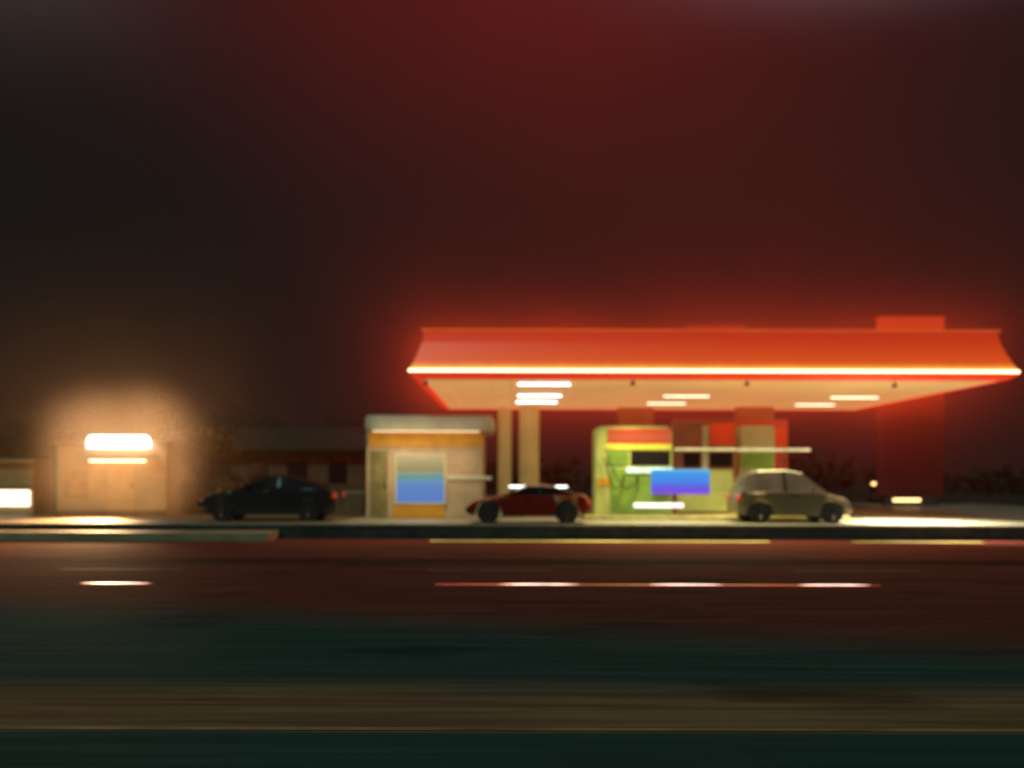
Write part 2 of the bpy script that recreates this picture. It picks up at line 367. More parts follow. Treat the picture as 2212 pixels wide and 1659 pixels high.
# rounded roof slab
rz0, rz1 = Z(931, D), Z(898, D)
pts = []
for (x, y, a0) in ((kx1+0.35, D-0.3, -90), (kx1+0.35, D+3.4, 0), (kx0-0.05, D+3.4, 90), (kx0-0.05, D-0.3, 180)):
    sx = 1 if a0 in (-90, 0) else -1; sy = -1 if a0 in (-90, 180) else 1
    rr = 0.45
    for j in range(7):
        a = R(a0+j*15); pts.append((x-sx*rr+rr*math.cos(a), y-sy*rr+rr*math.sin(a)))
kp(MB().prism(pts, rz0, rz1, 'XY', 0.06), 'roof', M['cream_roof'], True)
kp(MB().box(kx0+0.1, kx1+0.03, D-0.06, D-0.003, Z(965, D), rz0-0.01, 0.01), 'orange_band', M['orange_band'])
wpos = kp(MB().box(X(857, D), X(960, D), D-0.05, D-0.006, Z(1086, D), Z(985, D), 0.008), 'poster', M['poster'])
fr = MB()
for (a, b_, c, d_) in ((853, 857, 981, 1090), (960, 964, 981, 1090), (857, 960, 981, 985), (857, 960, 1086, 1090)):
    fr.box(X(a, D), X(b_, D), D-0.07, D-0.004, Z(d_, D), Z(c, D))
kp(fr, 'poster_frame', M['cream'])
kp(MB().box(X(850, D), X(962, D), D-0.04, D-0.004, 0.02, Z(1091, D), 0.01), 'plinth_panel', M['orange_band'])
kp(MB().box(X(967, D), X(1062, D), D-0.10, D-0.002, Z(1037, D), Z(1029, D), 0.02), 'counter', M['cream_roof'])
dd = kp(MB().box(X(985, D), X(1032, D), D-0.035, D-0.004, Z(1020, D), Z(975, D), 0.01), 'hatch_window', M['beige'])
kp(MB().box(X(800, D), X(838, D), D-0.035, D-0.003, 0.02, Z(975, D), 0.01), 'door', mat('door_olive', (0.22, 0.18, 0.07), 0.6))
kp(MB().box(X(830, D), X(834, D), D-0.07, D-0.036, 0.95, 1.12, 0.008), 'door_handle', M['steel'])

kp(MB().tube((kx0+0.25, D-0.22, rz0-0.03), (kx1-0.1, D-0.22, rz0-0.03), 0.018), 'added_eave_light', glow('added_eave_glow', (1, 0.8, 0.5), 1.2), True)  # dim tube added as a source for the kiosk wall light
el = bpy.data.lights.new('kiosk_fill', 'AREA'); el.shape = 'RECTANGLE'; el.size = 3.2; el.size_y = 0.06; el.energy = 26; el.color = (1.0, 0.74, 0.40)  # unseen fill light in front of the kiosk wall, away from the tube
eo = bpy.data.objects.new('kiosk_fill', el); COL.objects.link(eo); eo.parent = k; eo.location = (0, -1.3, 1.9); eo.rotation_euler = (R(80), 0, 0)

# air and water service unit by the columns
D = 28.6
su = thing('service_unit', 'low cream air and water unit with a cool white tube lamp, beside the columns', 'air pump', (X(1105, D), D, 0))
MB().box(-0.42, 0.42, -0.2, 0.2, 0, 0.74, 0.05).build('cabinet', M['cream'], su)
MB().box(-0.3, 0.12, -0.225, -0.19, 0.48, 0.70, 0.02).build('lit_panel', glow('panel_warm', (1, 0.85, 0.5), 0.9), su)
MB().box(-0.36, 0.36, -0.215, -0.19, 0.06, 0.36, 0.02).build('front_panel', M['olive'], su)
MB().tube((0.35, 0, 0.7), (0.35, 0, 1.02), 0.02).build('lamp_post', M['steel'], su)
MB().tube((-0.08, -0.02, 1.0), (1.8, -0.02, 1.0), 0.032).build('tube_lamp', glow('tube_cool', (0.85, 1, 0.95), 3.0), su, True)
MB().tube((1.74, -0.02, 0), (1.74, -0.02, 1.0), 0.02).build('support', M['steel_post'], su)

# ------------------------------------------------------------------ pumps
def nozzle(parent, x, y, z, hose_to):
    g = MB().box(x-0.03, x+0.03, y-0.10, y, z-0.12, z+0.05, 0.012).tube((x, y-0.05, z+0.02), (x, y-0.14, z+0.12), 0.015).build('nozzle', M['black'], parent, True)
    pts = []
    for i in range(13):
        a = i/12; pts.append((x+(hose_to[0]-x)*a, y-0.06-0.16*math.sin(math.pi*a), z-0.1+(hose_to[1]-z+0.1)*a-0.55*math.sin(math.pi*a)))
    MB().path(pts, 0.018).build('hose', M['rubber'], parent, True)
def rounded_face(x0, x1, z0, z1, r, n=6):
    p = []
    for (cx_, cz_, a0) in ((x1-r, z0+0.02, -90), (x1-r, z1-r, 0), (x0+r, z1-r, 90), (x0+r, z0+0.02, 180)):
        if a0 in (0, 90):
            for j in range(n+1):
                a = R(a0+90*j/n); p.append((cx_+r*math.cos(a), cz_+r*math.sin(a)))
        else:
            p.append((x1 if a0 == -90 else x0, z0))
    return p
D = 27.6
ux = 1368
pa = thing('fuel_pump', 'big rounded olive green fuel pump with a red header and a blue screen', 'fuel pump', (X(ux, D), D, 0.12), 'fuel pumps under the canopy')
def L_(u): return X(u, D)-X(ux, D)
def H(v): return Z(v, D)-0.12
MB().prism(rounded_face(L_(1285), L_(1452), 0.0, H(920), 0.22), -0.05, 0.85, 'XZ', 0.03).build('cabinet', M['olive'], pa, True)
MB().box(L_(1318), L_(1446), -0.085, -0.052, 0.08, H(1010), 0.02).build('front_panel', M['green_plastic'], pa)
MB().box(L_(1312), L_(1448), -0.10, -0.055, H(956), H(925), 0.015).build('header', M['pump_header'], pa)
MB().box(L_(1306), L_(1450), -0.09, -0.053, H(971), H(959), 0.01).build('price_band', mat('yellow_green', (0.5, 0.45, 0.06), 0.4, emit=(0.55, 0.48, 0.05), estr=0.5), pa)
dw = MB().box(L_(1362), L_(1446), -0.085, -0.054, H(1005), H(974), 0.012).build('display', M['glass_dark'], pa)
MB().box(L_(1310), L_(1358), -0.08, -0.053, H(1005), H(975), 0.012).build('card_panel', M['green_plastic'], pa)
MB().box(L_(1352), L_(1452), -0.13, -0.09, H(1021), H(1009), 0.012).build('lit_ledge', M['lamp_cool'], pa)
sc_ = MB().box(L_(1405), L_(1530), -0.22, -0.13, H(1066), H(1013), 0.02).build('screen', M['screen'], pa)
MB().box(L_(1425), L_(1440), -0.13, -0.05, H(1056), H(1025)).build('screen_arm', M['black'], pa)
MB().tube((L_(1368), -0.14, H(1091)), (L_(1474), -0.14, H(1091)), 0.07).build('plinth_light', glow('plinth', (0.98, 0.85, 0.95), 1.3, 0.25), pa, True)
MB().box(L_(1290), L_(1330), -0.075, -0.052, H(1050), H(1032), 0.01).build('badge_panel', M['orange_band'], pa)
nozzle(pa, L_(1345), -0.09, H(1032), (L_(1302), H(985)))
nozzle(pa, L_(1375), -0.09, H(1032), (L_(1312), H(985)))
# island kerb
isl = thing('pump_island', 'low raised yellowish kerb island under the fuel pumps', 'island', (X(1540, 28.4), 28.4, 0))
MB().box(-4.2, 4.0, -1.1, 1.0, 0, 0.12, 0.04, 3).build('kerb', mat('island', (0.45, 0.40, 0.16), 0.6, var=0.3), isl)
# second kind
D = 29.0
ux = 1518
pb = thing('fuel_pump', 'brown fuel pump with twin dark displays, between the olive pump and the cream pump', 'fuel pump', (X(ux, D), D, 0.12), 'fuel pumps under the canopy')
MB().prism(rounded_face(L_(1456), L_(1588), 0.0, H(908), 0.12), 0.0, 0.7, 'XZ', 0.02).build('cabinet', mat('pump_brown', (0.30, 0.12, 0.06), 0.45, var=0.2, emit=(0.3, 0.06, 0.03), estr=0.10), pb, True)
MB().box(L_(1533), L_(1585), -0.05, -0.003, H(960), H(913), 0.01).build('header', M['red_plastic'], pb)
MB().box(L_(1516), L_(1529), -0.08, -0.003, H(1012), H(918), 0.02).build('trim_post', M['cream'], pb)
MB().box(L_(1476), L_(1512), -0.04, -0.003, H(1008), H(976), 0.01).build('display', M['glass_dark'], pb)
MB().box(L_(1533), L_(1582), -0.04, -0.003, H(1008), H(976), 0.01).build('display', M['glass_dark'], pb)
MB().box(L_(1462), L_(1582), -0.05, -0.003, 0.08, H(1014), 0.02).build('front_panel', M['olive'], pb)
MB().box(L_(1456), L_(1588), -0.12, 0.0, H(972), H(967), 0.01).build('ledge', M['ledge_lit'], pb)
D = 29.4
ux = 1640
pc = thing('fuel_pump', 'cream fuel pump with a red header and green lower band, behind the beige hatchback', 'fuel pump', (X(ux, D), D, 0.12), 'fuel pumps under the canopy')
MB().prism(rounded_face(L_(1598), L_(1674), 0.0, H(918), 0.10), 0.0, 0.6, 'XZ', 0.02).build('cabinet', M['cream'], pc, True)
MB().box(L_(1602), L_(1670), -0.04, -0.003, H(1010), H(975), 0.01).build('display', M['green_plastic'], pc)
MB().box(L_(1676), L_(1702), 0.1, 0.4, H(960), H(922), 0.02).build('side_badge', M['red_plastic'], pc)
MB().box(L_(1606), L_(1666), -0.05, -0.004, 0.08, H(1020), 0.01).build('front_panel', M['olive'], pc)
# gantry bar over the pumps
D = 28.7
g = thing('hose_gantry', 'thin pale lit bar reaching right over the cream fuel pump', 'gantry', (X(1690, D), D, 0))
MB().box(X(1592, D)-X(1690, D), X(1750, D)-X(1690, D), -0.05, 0.05, Z(973, D), Z(967, D), 0.01).build('bar', glow('bar_lit', (0.75, 0.65, 0.28), 0.8, 0.3), g)
MB().tube((0.05, 0.02, 0), (0.05, 0.02, Z(972, D)), 0.03).build('post', M['steel_post'], g)
# poster/advert board between pumps (dark red back panel)
D = 33.0
ab = thing('advert_board', 'wide dull red board standing behind the pumps under the canopy', 'board', (X(1615, D), D, 0))
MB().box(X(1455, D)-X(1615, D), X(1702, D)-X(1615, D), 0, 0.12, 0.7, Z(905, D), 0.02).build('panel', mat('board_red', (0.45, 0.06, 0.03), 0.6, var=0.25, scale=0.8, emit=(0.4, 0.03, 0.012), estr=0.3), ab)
for s in (-1.8, 1.2): MB().box(s-0.05, s+0.05, 0.02, 0.1, 0, 0.72).build('leg', M['steel_post'], ab)

# ------------------------------------------------------------------ cars
def loft(mb, secs):
    rows = [[mb.bm.verts.new(p) for p in s] for s in secs]
    n = len(rows[0])
    for a, b_ in zip(rows[:-1], rows[1:]):
        for i in range(n): mb.bm.faces.new((a[i], a[(i+1) % n], b_[(i+1) % n], b_[i]))
    mb.bm.faces.new(rows[0][::-1]); mb.bm.faces.new(rows[-1])
    bmesh.ops.recalc_face_normals(mb.bm, faces=mb.bm.faces)
def lerp(tab, x):
    for (a, b_), (c, d) in zip(tab[:-1], tab[1:]):
        if a <= x <= c: return b_+(d-b_)*(x-a)/(c-a)
    return tab[-1][1] if x > tab[-1][0] else tab[0][1]
def wheel_mesh():
    tyre = MB(); 
    tyre.tube((0, -0.10, 0), (0, 0.10, 0), 0.31, n=36)
    return tyre
def make_car(label, loc, rz, L, Ht, paint, belt, roof, hood, lit=False, body_name='parked_car', glass=None, roofm=None):
    """x forward; belt = shoulder-line table, roof = greenhouse-line table (fraction of L)"""
    c = thing(body_name, label, 'car', loc, rz=rz)
    Wd = 0.84
    mb = MB(); secs = []
    N_ = 44
    wx = (-L*0.31, L*0.32); wr = 0.36
    for i in range(N_+1):
        f = i/N_; x = -L/2+f*L
        top = lerp(belt, f)*Ht
        taper = 1-0.22*max(0, (abs(f-0.5)-0.38)/0.12)**2
        w = Wd*taper
        zb = 0.20+0.10*max(0, (abs(f-0.5)-0.42)/0.08)
        ar = 0
        for q in wx:
            d = abs(x-q)
            if d < wr: ar = max(ar, math.sqrt(wr*wr-d*d)+0.31)
        zl = max(zb, ar)
        zl = min(zl, top-0.12)
        P = [(x, -w*0.96, zl), (x, -w, (zl+top)/2+0.02), (x, -w*0.95, top-0.05), (x, -w*0.80, top), (x, 0, top+0.03),
             (x, w*0.80, top), (x, w*0.95, top-0.05), (x, w, (zl+top)/2+0.02), (x, w*0.96, zl), (x, 0, zl)]
        secs.append(P)
    loft(mb, secs)
    mb.build('body', paint, c, True)
    # greenhouse: glass block, roof skin and pillars
    rs = [(f, h) for f, h in roof]
    def gsec(f, inset, zcut=None):
        x = -L/2+f*L; tz = lerp(roof, f)*Ht; bz = lerp(belt, f)*Ht-0.02
        h = max(0.005, tz-bz)
        wb = Wd*0.90-inset; wt = wb-0.22*min(1, h/0.45)
        return x, bz, tz, wb, wt
    mb = MB(); secs = []
    f0, f1 = roof[0][0], roof[-1][0]
    for i in range(25):
        f = f0+(f1-f0)*i/24
        x, bz, tz, wb, wt = gsec(f, 0.0)
        secs.append([(x, -wb, bz), (x, -wt, tz-0.03), (x, -wt*0.8, tz), (x, wt*0.8, tz), (x, wt, tz-0.03), (x, wb, bz)])
    loft(mb, secs); mb.build('windows', glass or M['glass_dark'], c, True)
    mb = MB(); secs = []
    fr0 = next(f for f, h in roof if h > 0.93); fr1 = [f for f, h in roof if h > 0.93][-1]
    for i in range(15):
        f = fr0+(fr1-fr0)*i/14
        x, bz, tz, wb, wt = gsec(f, 0.0)
        secs.append([(x, -wt-0.012, tz-0.06), (x, -wt*0.82, tz+0.014), (x, 0, tz+0.03), (x, wt*0.82, tz+0.014), (x, wt+0.012, tz-0.06), (x, 0, tz-0.02)])
    loft(mb, secs); mb.build('roof', roofm or paint, c, True)
    for fp, lean in ((0.5*(fr0+fr1)+0.02, 0.0),):
        for s in (-1, 1):
            x, bz, tz, wb, wt = gsec(fp, 0)
            MB().prism([(x-0.04, bz), (x+0.04, bz), (x+0.03, tz-0.04), (x-0.03, tz-0.04)], 0, 0.012, 'XZ').build('pillar', M['black'], c)
            o = c.children if False else None
    # fix pillar slope: sit them on the glass
    pil = [o for o in COL.objects if o.parent == c and o.name.startswith('pillar')]
    for o, s in zip(pil, (-1, 1)):
        x, bz, tz, wb, wt = gsec(0.5*(fr0+fr1)+0.02, 0)
        for v in o.data.vertices:
            h = (v.co.z-bz)/max(0.01, tz-bz-0.03)
            v.co.y = s*((wb+(wt-wb)*h)+v.co.y+0.002)
    for q in wx:
        for s in (-1, 1):
            t_ = bpy.data.objects.new('wheel', None); COL.objects.link(t_); t_.parent = c; t_.location = (q, s*(Wd-0.12), 0.31)
            MB().tube((0, -0.10, 0), (0, 0.10, 0), 0.31, n=36).build('tyre', M['rubber'], t_, True)
            rm = MB().tube((0, s*0.10, 0), (0, s*0.112, 0), 0.055, n=16)
            for a in range(8):
                aa = a*math.pi/4
                rm.tube((0.05*math.cos(aa), s*0.107, 0.05*math.sin(aa)), (0.2*math.cos(aa), s*0.107, 0.2*math.sin(aa)), 0.018, n=6)
            rm.build('rim', M['steel'], t_, True)
    for s in (-1, 1):
        zf = lerp(belt, 0.97)*Ht-0.16; zr = lerp(belt, 0.03)*Ht-0.18
        MB().box(L/2-0.10, L/2+0.012, s*0.58-0.16, s*0.58+0.16, zf-0.05, zf+0.06, 0.02).build('headlight', M['lamp_pale'] if lit else M['glass_dark'], c, True)
        MB().box(-L/2-0.012, -L/2+0.10, s*0.60-0.13, s*0.60+0.13, zr-0.08, zr+0.06, 0.02).build('tail_light', M['tail'] if lit else M['red_plastic'], c, True)
        MB().box(L*0.12, L*0.12+0.1, s*(Wd+0.03)-0.06, s*(Wd+0.03)+0.06, lerp(belt, 0.6)*Ht-0.0, lerp(belt, 0.6)*Ht+0.11, 0.02).build('mirror', paint, c, True)
        MB().box(-0.12, 0.06, s*(Wd+0.004)-0.012, s*(Wd+0.004)+0.012, lerp(belt, 0.5)*Ht-0.16, lerp(belt, 0.5)*Ht-0.13, 0.005).build('door_handle', M['black'], c)
    MB().box(L/2-0.03, L/2+0.02, -0.26, 0.26, 0.36, 0.47, 0.005).build('number_plate', M['paint_white'], c)
    return c
coupe_belt = [(0, 0.62), (0.04, 0.74), (0.25, 0.78), (0.6, 0.76), (0.72, 0.72), (0.93, 0.60), (1, 0.44)]
coupe_roof = [(0.06, 0.74), (0.28, 0.96), (0.38, 1.0), (0.50, 0.99), (0.72, 0.72)]
hatch_belt = [(0, 0.50), (0.03, 0.60), (0.3, 0.62), (0.66, 0.60), (0.80, 0.56), (0.95, 0.47), (1, 0.36)]
hatch_roof = [(0.02, 0.58), (0.08, 0.92), (0.2, 0.985), (0.45, 1.0), (0.58, 0.95), (0.80, 0.57)]
red_paint = mat('red_paint', (0.20, 0.012, 0.010), 0.25, var=0.1, scale=1, bump=0, coat=0.6)
silver_paint = mat('silver_paint', (0.17, 0.125, 0.075), 0.35, 0.2, var=0.1, scale=1, bump=0, coat=0.5)
dark_paint = mat('dark_paint', (0.020, 0.020, 0.024), 0.3, var=0.1, scale=1, bump=0, coat=0.5)
make_car('low dark red coupe parked at the forecourt edge in front of the two columns', (X(1140, 25.6), 25.6, 0), math.pi, 3.5, 1.08, red_paint, coupe_belt, coupe_roof, 0)
make_car('pale beige hatchback standing at the right end of the pump island', (X(1697, 26.5), 26.3, 0), 0, 3.3, 1.52, silver_paint, hatch_belt, hatch_roof, 0, glass=mat('glass_lit', (0.05, 0.04, 0.03), 0.1, var=0.5, scale=1.2, bump=0, emit=(0.5, 0.34, 0.18), estr=0.16), roofm=mat('lit_roof', (0.62, 0.62, 0.45), 0.3, var=0.1, emit=(0.8, 0.85, 0.6), estr=0.12))  # roof and window glow added as emission, standing in for light on them
make_car('black saloon car parked in the dark between the orange lit hut and the pay kiosk', (X(590, 26.6), 26.6, 0), math.pi, 4.0, 1.32, dark_paint, coupe_belt, coupe_roof, 0)

# ------------------------------------------------------------------ left hut with lightbox
D = 29.0
hx0, hx1 = X(122, D), X(360, D); hc = (hx0+hx1)/2
h = thing('lit_hut', 'small orange lit hut with a lamp-lit doorway and a flat roof, on the left', 'hut', (hc, D, 0))
def hp(mb, name, m, sm=False):
    o = mb.build(name, m, h, sm, at=(hc, D, 0)); o.location = (0, 0, 0); return o
hz = Z(962, D)
hp(MB().box(hx0, hx1, D, D+3, 0, hz, 0.02), 'wall', M['orange_wall'])
hp(MB().box(hx0-0.08, hx1+0.08, D-0.1, D+3.1, hz, hz+0.10, 0.02), 'roof', M['orange_wall'])
hp(MB().box(X(180, D), X(345, D), D-0.45, D-0.003, Z(992, D), Z(987, D), 0.01), 'awning', M['cream_roof'])
hp(MB().tube((X(200, D), D-0.22, Z(998, D)), (X(320, D), D-0.22, Z(998, D)), 0.022), 'downlight', glow('downlight', (1, 0.72, 0.40), 6.0), True)
hp(MB().box(X(232, D), X(292, D), D-0.03, D-0.003, 0.02, Z(1010, D), 0.01), 'door', mat('door_pale', (0.60, 0.40, 0.18), 0.6, var=0.1))
hp(MB().box(X(285, D), X(288, D), D-0.07, D-0.03, 0.9, 1.05, 0.01), 'door_handle', M['steel'])
hp(MB().box(X(140, D), X(190, D), D-0.03, D-0.003, Z(1075, D), Z(1020, D), 0.01), 'shutter', mat('shutter', (0.45, 0.27, 0.10), 0.7))
hp(MB().box(hx0-0.05, hx0-0.003, D-0.04, D+0.03, 0, hz-0.02), 'downpipe', mat('pipe_teal', (0.03, 0.10, 0.09), 0.5))
hp(MB().box(hx0+0.01, hx1-0.01, D-0.05, D-0.002, 0, 0.18, 0.01), 'plinth', M['brick'])
lb = thing('lightbox_sign', 'blank glowing white light box standing on the edge of the orange hut roof', 'sign', (X(262, D), D-0.16, hz-0.02))
zz = Z(971, D)-(hz-0.02); z2 = Z(943, D)-(hz-0.02)
MB().prism(rounded_face(-1.0, 1.0, zz+0.02, z2-0.02, 0.18), -0.10, 0.02, 'XZ').build('lit_face', glow('lightbox', (0.95, 0.86, 1.0), 8), lb, True)
MB().box(-1.03, 1.03, -0.12, 0.06, z2-0.018, z2+0.02, 0.008).build('cap', M['cream_roof'], lb)
MB().box(-1.03, 1.03, -0.09, 0.03, zz-0.02, zz+0.018, 0.008).build('tray', M['cream_roof'], lb)
wl = bpy.data.lights.new('footpath_fill', 'SPOT'); wl.energy = 5200; wl.color = (1.0, 0.60, 0.26); wl.spot_size = R(84); wl.spot_blend = 1.0; wl.shadow_soft_size = 0.4  # added spot without a fixture, brightens the ground before the hut
wo = bpy.data.objects.new('footpath_fill', wl); COL.objects.link(wo); wo.parent = h; wo.location = (0, -0.5, 1.85); wo.rotation_euler = (R(-58), 0, 0)
# far left shop
D = 29.5
s0, s1 = X(-150, D), X(72, D); scx = (s0+s1)/2
sh = thing('corner_shop', 'low orange lit shop front with a bright display window at the far left edge', 'shop', (scx, D, 0))
def sp_(mb, name, m):
    o = mb.build(name, m, sh, at=(scx, D, 0)); o.location = (0, 0, 0); return o
sp_(MB().box(s0, s1, D, D+3.5, 0, Z(1003, D), 0.02), 'wall', M['orange_wall'])
sp_(MB().box(s0-0.1, s1+0.1, D-0.2, D+3.6, Z(1003, D), Z(995, D), 0.02), 'roof', M['orange_wall'])
sp_(MB().box(s0+0.3, X(66, D), D-0.08, D-0.003, Z(1096, D), Z(1062, D), 0.03), 'display_window', glow('display_lit', (1.0, 0.86, 0.62), 2.6, 0.25))
sp_(MB().box(s0+0.2, X(69, D), D-0.14, D-0.002, Z(1060, D), Z(1055, D), 0.01), 'window_hood', M['wood'])
# low house and boundary wall between
D = 33.0
a0, a1 = X(500, D), X(790, D); ac = (a0+a1)/2
hs = thing('low_house', 'dark low brick house with a shallow tiled roof behind the parked black car', 'house', (ac, D, 0))
def ap(mb, name, m):
    o = mb.build(name, m, hs, at=(ac, D, 0)); o.location = (0, 0, 0); return o
ap(MB().box(a0, a1, D, D+5, 0, Z(975, D)), 'wall', M['brick'])
ap(MB().prism([(D-0.5, Z(975, D)), (D-0.5, Z(970, D)), (D+2.5, Z(915, D)), (D+5.5, Z(970, D)), (D+5.5, Z(975, D))], a0-0.4, a1+0.3, 'YZ'), 'roof', M['roof_tile'])
for (u0, u1) in ((540, 580), (620, 665), (710, 750)):
    ap(MB().box(X(u0, D), X(u1, D), D-0.03, D-0.003, Z(1045, D), Z(1000, D), 0.01), 'window', M['glass_dark'])
D = 30.0
bw = thing('boundary_wall', 'knee high brown brick boundary wall with a lighter coping in front of the low house', 'wall', (X(640, D), D, 0))
MB().box(X(500, D)-X(640, D), X(785, D)-X(640, D), 0, 0.22, 0, 0.74).build('wall', mat('wall_brown', (0.24, 0.12, 0.055), 0.85, var=0.35, scale=2, bump=0.5), bw)
MB().box(X(498, D)-X(640, D), X(787, D)-X(640, D), -0.03, 0.25, 0.74, 0.81, 0.01).build('coping', M['beige'], bw)
def leaves(mb, n, c, r, s, rnd, fill=0.55):
    for _ in range(n):
        while True:
            p = Vector((rnd.uniform(-1, 1), rnd.uniform(-1, 1), rnd.uniform(-1, 1)))
            if fill < p.length <= 1: break
        q = Vector((c[0]+p.x*r[0], c[1]+p.y*r[1], c[2]+p.z*r[2]))
        a = Vector((rnd.gauss(0, 1), rnd.gauss(0, 1), rnd.gauss(0, 1))).normalized()
        b_ = a.cross(Vector((rnd.gauss(0, 1), rnd.gauss(0, 1), rnd.gauss(0, 1)))).normalized()
        l = s*rnd.uniform(0.6, 1.3)
        mb.quad(q-a*l, q-b_*l*0.5, q+a*l, q+b_*l*0.5)

# ------------------------------------------------------------------ trees
def tree(label, u, D, vtop, wpx, m, seed, base=0.45, group='trees behind the buildings', n=5200, cat='tree', name='leafy_tree'):
    rnd = random.Random(seed)
    H_ = Z(vtop, D); W_ = wpx*D/F/2
    t = thing(name, label, cat, (X(u, D), D, -0.01), group)
    tr = MB()
    tr.tube((0, 0, 0), (0.05, 0, H_*base), 0.14, 0.10, n=10)
    top = Vector((0.05, 0, H_*base))
    tips = []
    for i in range(9):
        a = i*2.4+rnd.random(); e = rnd.uniform(0.3, 1.2)
        q = Vector((math.cos(a)*W_*0.65*math.cos(e), math.sin(a)*W_*0.6*math.cos(e), H_*base+(H_*(1-base))*0.75*math.sin(e)))
        mid = (top+q)/2+Vector((0, 0, 0.08*H_))
        tr.tube(top, mid, 0.07, 0.045, n=7); tr.tube(mid, q, 0.045, 0.015, n=6); tips.append(q); tips.append(mid)
    tr.build('trunk', M['bark'], t, True)
    cr = MB()
    cl = []
    for i in range(26):
        a = rnd.uniform(0, 6.283); rr = math.sqrt(rnd.random()); zf = rnd.random()
        lim = math.sqrt(max(0.06, 1-(zf*1.15-0.35)**2))
        cl.append((math.cos(a)*rr*W_*0.82*lim, math.sin(a)*rr*W_*0.8*lim, H_*base*0.85+zf*(H_*(1-base*0.85)-0.2)))
    for c in cl:
        s = rnd.uniform(0.16, 0.34)*W_+0.1
        leaves(cr, n//26, c, (s*1.2, s*1.1, s*0.8), 0.075, rnd, 0.2)
    cr.build('crown', m, t)
    return t
tree('rounded tree glowing orange right behind the light box of the hut', 275, 33.2, 858, 230, M['leaf_lit'], 1, 0.3)
tree('brownish bushy tree between the orange hut and the low brick house', 440, 30.8, 915, 170, M['leaf_lit'], 2, 0.12)
tree('dark tree rising behind the gap between the corner shop and the hut', 90, 34, 905, 190, M['leaf'], 3, 0.3)
tree('dark tree over the left end of the low house roof', 540, 40, 890, 210, M['leaf_dark'], 4, 0.35)
tree('dark tree behind the right end of the low house, beside the kiosk', 730, 41, 905, 200, M['leaf_dark'], 5, 0.35)
# distant wood closing the horizon
fw = MB(); rnd = random.Random(9)
for i in range(260):
    x = rnd.uniform(-120, 140); y = rnd.uniform(90, 120); hh = rnd.uniform(1.2, 3.6)+1.2*math.sin(x*0.07)
    leaves(fw, 60, (x, y, hh*0.5), (3.0, 2.0, max(0.8, hh*0.6)), 0.5, rnd, 0.1)
tag(fw.build('distant_wood', M['leaf_dark']), 'dark far-off line of woodland along the horizon behind the station', 'wood', kind='stuff')

# ------------------------------------------------------------------ things on the right
def floodlamp(label, u, D, v, l, m, group):
    z = Z(v, D)
    f = thing('tube_bollard', label, 'lamp', (X(u, D), D, 0), group)
    MB().tube((0, 0, 0), (0, 0, z), 0.05).build('post', M['steel_post'], f, True)
    MB().tube((-l/2, -0.04, z), (l/2, -0.04, z), 0.07, n=16).build('lamp', m, f, True)
    MB().box(-l/2-0.04, l/2+0.04, -0.13, 0.08, z+0.075, z+0.10, 0.01).build('hood', M['steel_post'], f)
    return f
floodlamp('orange bar lamp on a post below the totem, the upper left of two', 1920, 44, 1043, 1.7, M['lamp_warm'], 'orange bar lamps below the totem')
floodlamp('orange bar lamp on a low post, lower right of the two below the totem', 1958, 40, 1078, 1.2, M['lamp_warm'], 'orange bar lamps below the totem')
# ------------------------------------------------------------------ forecourt floods: kiosk, pump and car ones are added fill
def flood(label, pos, aim, power, col, ang, size=0.25):
    f = thing('canopy_flood_fill', label, 'floodlight', pos, 'floodlights and added fill floodlights under the canopy edge')  # heads over kiosk, pump and car are added to carry fill light
    d = (Vector(aim)-Vector(pos)).normalized()
    q = d.to_track_quat('-Z', 'Y')
    hd = MB().tube((0, 0, 0.0), (0, 0, 0.10), 0.09, 0.05, n=20).build('head', M['steel_post'], f, True); hd.rotation_euler = q.to_euler()
    MB().tube((0, 0, 0.05), (0, 0, 0.2), 0.015).build('bracket', M['steel_post'], f)
    l = bpy.data.lights.new('flood_beam', 'SPOT'); l.energy = power; l.color = col; l.spot_size = R(ang); l.spot_blend = 1.0; l.shadow_soft_size = size  # over kiosk, pump and car this beam is added fill light
    o = bpy.data.objects.new('flood_beam', l); COL.objects.link(o); o.parent = f
    o.rotation_euler = q.to_euler(); o.location = d*0.12
    return f
fz = zs-0.24-0.2
flood('added fill floodlight under the left corner of the canopy, aimed at the pay kiosk', (-2.6, 26.5, fz), (-4.0, 25.3, 0.0), 420, (1.0, 0.80, 0.38), 130)
flood('added fill floodlight under the canopy edge in front of the big olive pump', (3.6, 26.45, fz), (3.8, 25.6, 0.0), 1100, (1.0, 0.90, 0.40), 135)
flood('added fill floodlight under the canopy edge above the pale beige hatchback', (7.0, 26.45, fz), (7.0, 25.6, 0.0), 1100, (1.0, 0.86, 0.42), 135)
flood('small floodlight near the right end of the canopy edge, lighting bare concrete', (11.6, 26.9, fz), (12.0, 26.2, 0), 9000, (1.0, 0.88, 0.60), 88)

